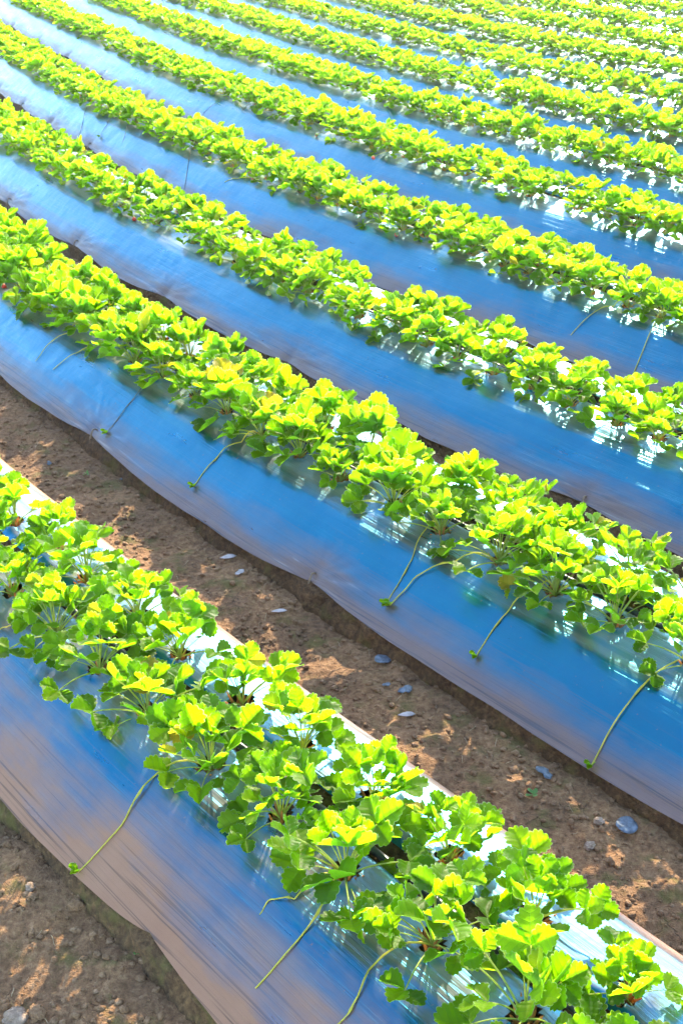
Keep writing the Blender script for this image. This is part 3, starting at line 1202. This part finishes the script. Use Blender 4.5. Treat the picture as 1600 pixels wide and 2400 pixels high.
def scrap(px, outline, size, m, lab, tilt=(0, 0), rot=0.0, bow=0.10):
    k = len(outline)
    V, F = [], []
    rings = 4
    for r_ in range(1, rings + 1):
        for (a, b) in outline:
            x, y = a * r_ / rings * size, b * r_ / rings * size
            V.append((x, y, bow * size * math.sin(2.2 * x / size + 1) * (y / size + 0.4) + 0.03 * size * math.sin(9 * a + 5 * b)))
    V.append((0, 0, bow * size * math.sin(1) * 0.4))
    c = len(V) - 1
    for j in range(k):
        F.append((c, j, (j + 1) % k, (j + 1) % k))
        for r_ in range(rings - 1):
            F.append((r_ * k + j, (r_ + 1) * k + j, (r_ + 1) * k + (j + 1) % k, r_ * k + (j + 1) % k))
    V = np.array(V)
    top, bot = V.copy(), V.copy()
    bot[:, 2] -= 0.0012
    nV = len(V)
    F2 = to_tris(np.array(F))
    outer = [(rings - 1) * k + j for j in range(k)]
    side = []
    for j in range(k):
        a_, b_ = outer[j], outer[(j + 1) % k]
        side += [(a_, a_ + nV, b_ + nV), (a_, b_ + nV, b_)]
    Fa = np.concatenate([F2, F2[:, ::-1] + nV, np.array(side)])
    o = new_obj('film_scrap', mesh_np('film_scrap', np.concatenate([top, bot]), Fa, [m]), kind='thing', cat='scrap',
                group='scraps of film on the path', label=lab)
    p = on_ground(px)
    o.location = (p[0], p[1], p[2] + 0.009)
    o.rotation_euler = (R(tilt[0]), R(tilt[1]), rot)


disc = [(math.cos(2 * math.pi * k / 22) * (1 + 0.03 * math.sin(3 * k)), math.sin(2 * math.pi * k / 22)) for k in range(22)]
torn = [(1.0, 0.1), (0.75, 0.5), (0.3, 0.62), (-0.1, 0.4), (-0.6, 0.55), (-1.0, 0.15), (-0.7, -0.35), (-0.2, -0.3), (0.1, -0.6), (0.6, -0.4)]
leafy = [(1.1, 0.0), (0.7, 0.32), (0.1, 0.42), (-0.5, 0.28), (-1.05, 0.02), (-0.6, -0.25), (0.0, -0.34), (0.6, -0.28)]
SCR = [((1467, 1940), disc, 0.029, M_SCRAP_BLUE, 'round blue-grey disc of film lying on the path', (4, 3), 0.0),
       ((897, 1550), disc, 0.027, M_SCRAP_BLUE, 'muddy round film cut-out on the path before the second bed', (-3, 6), 1.0),
       ((950, 1622), torn, 0.026, M_SCRAP_BLUE, 'torn blue film shred on the path beside the nearest plants', (6, 0), 0.5),
       ((1275, 1815), torn, 0.030, M_SCRAP_BLUE, 'torn blue film scrap beside the small weed', (3, -4), 2.2),
       ((297, 1126), leafy, 0.028, M_SCRAP_BLUE, 'bright blue pointed film scrap under the second bed edge', (5, 0), 0.2),
       ((760, 1437), torn, 0.022, M_SCRAP_BLUE, 'small dark blue film shred close under the second bed edge', (0, 8), 1.2),
       ((653, 1437), leafy, 0.026, M_SCRAP_PALE, 'pale oval film chip in the middle of the path', (-4, 0), 0.1),
       ((535, 1310), leafy, 0.030, M_SCRAP_PALE, 'pale crumpled film piece farther up the path', (3, 5), 0.4),
       ((563, 1346), torn, 0.022, M_SCRAP_PALE, 'squarish off-white film chip below the crumpled piece', (0, 0), 0.9),
       ((117, 1090), torn, 0.018, M_SCRAP_BLUE, 'small upright grey film chip near the left edge', (25, 0), 1.6),
       ((952, 1680), leafy, 0.026, M_SCRAP_PALE, 'pinkish pale chip between path and nearest plants', (0, 5), 0.2),
       ((905, 1610), torn, 0.014, M_SCRAP_BLUE, 'tiny blue film fleck left of the torn shred', (0, 0), 0.2)]
for q in SCR:
    scrap(*q)


def stone_arrays(seed, sub=1):
    rr = np.random.default_rng(seed)
    ph = (1 + 5 ** 0.5) / 2
    v = np.array([(-1, ph, 0), (1, ph, 0), (-1, -ph, 0), (1, -ph, 0), (0, -1, ph), (0, 1, ph), (0, -1, -ph), (0, 1, -ph),
                  (ph, 0, -1), (ph, 0, 1), (-ph, 0, -1), (-ph, 0, 1)], float)
    f = [(0, 11, 5), (0, 5, 1), (0, 1, 7), (0, 7, 10), (0, 10, 11), (1, 5, 9), (5, 11, 4), (11, 10, 2), (10, 7, 6), (7, 1, 8),
         (3, 9, 4), (3, 4, 2), (3, 2, 6), (3, 6, 8), (3, 8, 9), (4, 9, 5), (2, 4, 11), (6, 2, 10), (8, 6, 7), (9, 8, 1)]
    v /= np.linalg.norm(v[0])
    for _ in range(sub):
        v = list(map(tuple, v))
        mid = {}
        nf = []

        def mp(a, b):
            k_ = (min(a, b), max(a, b))
            if k_ not in mid:
                q = np.array(v[a]) + np.array(v[b])
                v.append(tuple(q / np.linalg.norm(q)))
                mid[k_] = len(v) - 1
            return mid[k_]
        for a, b, c in f:
            x, y, z = mp(a, b), mp(b, c), mp(c, a)
            nf += [(a, x, z), (b, y, x), (c, z, y), (x, y, z)]
        f = nf
        v = np.array(v)
    v = v * (1 + rr.uniform(-0.22, 0.22, (len(v), 1)))
    v = v * np.array([1.0, rr.uniform(0.6, 0.9), rr.uniform(0.4, 0.65)])
    return v, np.array(f)


STN = [((40, 2390), 0.030, 'flat pale stone at the bottom left corner'), ((88, 2378), 0.024, 'rounded brown stone beside the flat corner stone'),
       ((78, 2104), 0.014, 'reddish pebble in the near soil below the film'), ((72, 2082), 0.015, 'brown clod above the reddish pebble'),
       ((178, 2125), 0.020, 'crumbly clod against the nearest film edge'), ((35, 2035), 0.012, 'tan pebble near the left edge'),
       ((1380, 1985), 0.018, 'pale angular stone on the path before the round disc'), ((1430, 2022), 0.016, 'tan stone right of the soil crack on the path'),
       ((1298, 1798), 0.014, 'ochre stone touching the torn blue film scrap'), ((1402, 1928), 0.016, 'mossy rounded stone left of the round disc'),
       ((662, 1468), 0.014, 'reddish pebble below the pale oval chip'), ((172, 1018), 0.014, 'brown clod under the twig peg of the second bed')]
for k, (px, r_, lab) in enumerate(STN):
    v, f = stone_arrays(700 + k, 2)
    o = new_obj('stone', mesh_np('stone', v * r_, f, [M_STONE if k % 3 == 0 else M_CRUMB]), kind='thing', cat='stone', group='loose stones and clods', label=lab)
    p = on_ground(px)
    o.location = (p[0], p[1], p[2] + r_ * 0.22)
    o.rotation_euler = (0, 0, rng.uniform(0, 6))

# crumbs of soil scattered through the furrows
protos = [stone_arrays(800 + k, 0) for k in range(6)]
V, F = [], []
off = 0
specs_c = [(0, 0.25, 1.10, 0.9, 4.4, 11000), (1, 1.98, 2.42, 0.4, 6.0, 6500), (2, 3.24, 3.58, 1.0, 9.5, 2200), (3, 4.4, 4.72, 5.0, 14.0, 900)]
for (i, n0, n1, t0, t1, cnt) in specs_c:
    nn = nrng.uniform(n0, n1, cnt)
    tt = nrng.uniform(t0, t1, cnt)
    keep = vnoise(nn * 9, tt * 9, 21) + nrng.uniform(-0.45, 0.45, cnt) > -0.12
    nn, tt = nn[keep], tt[keep]
    zz = furrow_z(nn, tt, 100 + i)
    P = field(nn, tt, 0.0)
    rad = 0.0026 + 0.0125 * nrng.random(len(nn)) ** 3.6
    for j in range(len(nn)):
        v, f = protos[j % 6]
        a = nrng.uniform(0, 6.28)
        ca, sa = math.cos(a), math.sin(a)
        w = v * rad[j]
        w = np.stack([w[:, 0] * ca - w[:, 1] * sa, w[:, 0] * sa + w[:, 1] * ca, w[:, 2]], -1)
        V.append(w + np.array([P[j, 0], P[j, 1], zz[j] + rad[j] * 0.2]))
        F.append(f + off)
        off += len(v)
new_obj('soil_crumbs', mesh_np('soil_crumbs', np.concatenate(V), np.concatenate(F), [M_CRUMB]), kind='stuff', cat='soil',
        label='loose crumbs and grit of brown soil along the paths')

# bits of straw and root
V, F = [], []
off = 0
for (n0, n1, t0, t1, i, cnt) in ((0.3, 1.05, 1.2, 3.2, 0, 46), (2.02, 2.36, 1.0, 5.5, 1, 60)):
    for _ in range(cnt):
        n, t = rng.uniform(n0, n1), rng.uniform(t0, t1)
        a = rng.uniform(0, 3.14)
        ln = rng.uniform(0.008, 0.03)
        pts = []
        for q in np.linspace(-0.5, 0.5, 5):
            nn, tt = n + math.cos(a) * ln * q + 0.12 * ln * math.sin(4 * q), t + math.sin(a) * ln * q
            x, y = field_xy(nn, tt)
            pts.append((float(x), float(y), float(furrow_z(np.array(nn), np.array(tt), 100 + i)) + 0.004))
        v, f = tube_arrays(pts, rng.uniform(0.0004, 0.0010), 4)
        V.append(v)
        F.append(f + off)
        off += len(v)
new_obj('straw_litter', mesh_np('straw_litter', np.concatenate(V), np.concatenate(F), [M_STRAW]), kind='stuff', cat='litter',
        label='thin bits of dry straw and root on the soil')

# small weeds
w_v, w_f, _ = leaflet_arrays(R(12), -0.15, 0.01, 5, teeth=3, per=3, qs=(0, 0.6, 1.0), width=0.7)
WEED_LEAF = mesh_np('leaf', w_v, w_f, [M_WEED])
for px, cnt, sz, lab in (((1245, 1868), 7, 0.020, 'small rosette weed seedling on the path before the second bed'),
                         ((203, 1117), 9, 0.013, 'tiny green weed tuft on the path near the left side'),
                         ((332, 2238), 8, 0.018, 'yellowish weed tuft growing out under the nearest film edge')):
    o = bpy.data.objects.new('weed_seedling', None)
    link(o, kind='thing', label=lab, cat='weed')
    p = on_ground(px)
    o.location = (p[0], p[1], p[2] + 0.004)
    for k in range(cnt):
        b = new_obj('leaf', WEED_LEAF, parent=o)
        a = 2.4 * k
        b.matrix_basis = Matrix.Translation((0.006 * math.cos(a), 0.006 * math.sin(a), 0.001 * k)) @ Matrix.Rotation(a, 4, 'Z') @ Matrix.Rotation(R(18 + 5 * k), 4, 'X') @ Matrix.Scale(sz * rng.uniform(0.7, 1.1), 4)

# ------------------------------------------------------------------ added air volume, imitates a lens veil from the backlight
hx = [(-420, -80, -1.1), (420, -80, -1.1), (420, 920, -1.1), (-420, 920, -1.1), (-420, -80, 3.4), (420, -80, 3.4), (420, 920, 3.4), (-420, 920, 3.4)]
hf = [(0, 3, 2, 1), (4, 5, 6, 7), (0, 1, 5, 4), (1, 2, 6, 5), (2, 3, 7, 6), (3, 0, 4, 7)]
m_h, nt_h, out_h = mat('lens_veil')
vol = nt_h.nodes.new('ShaderNodeVolumePrincipled')
vol.inputs['Color'].default_value = (1.0, 0.92, 0.70, 1)
vol.inputs['Density'].default_value = 0.0010
vol.inputs['Anisotropy'].default_value = 0.5
nt_h.links.new(vol.outputs[0], out_h.inputs['Volume'])
new_obj('veil', mesh_np('veil', np.array(hx, float), np.array(hf), [m_h], smooth=False), kind='stuff', label='added lens-glare haze over the field')
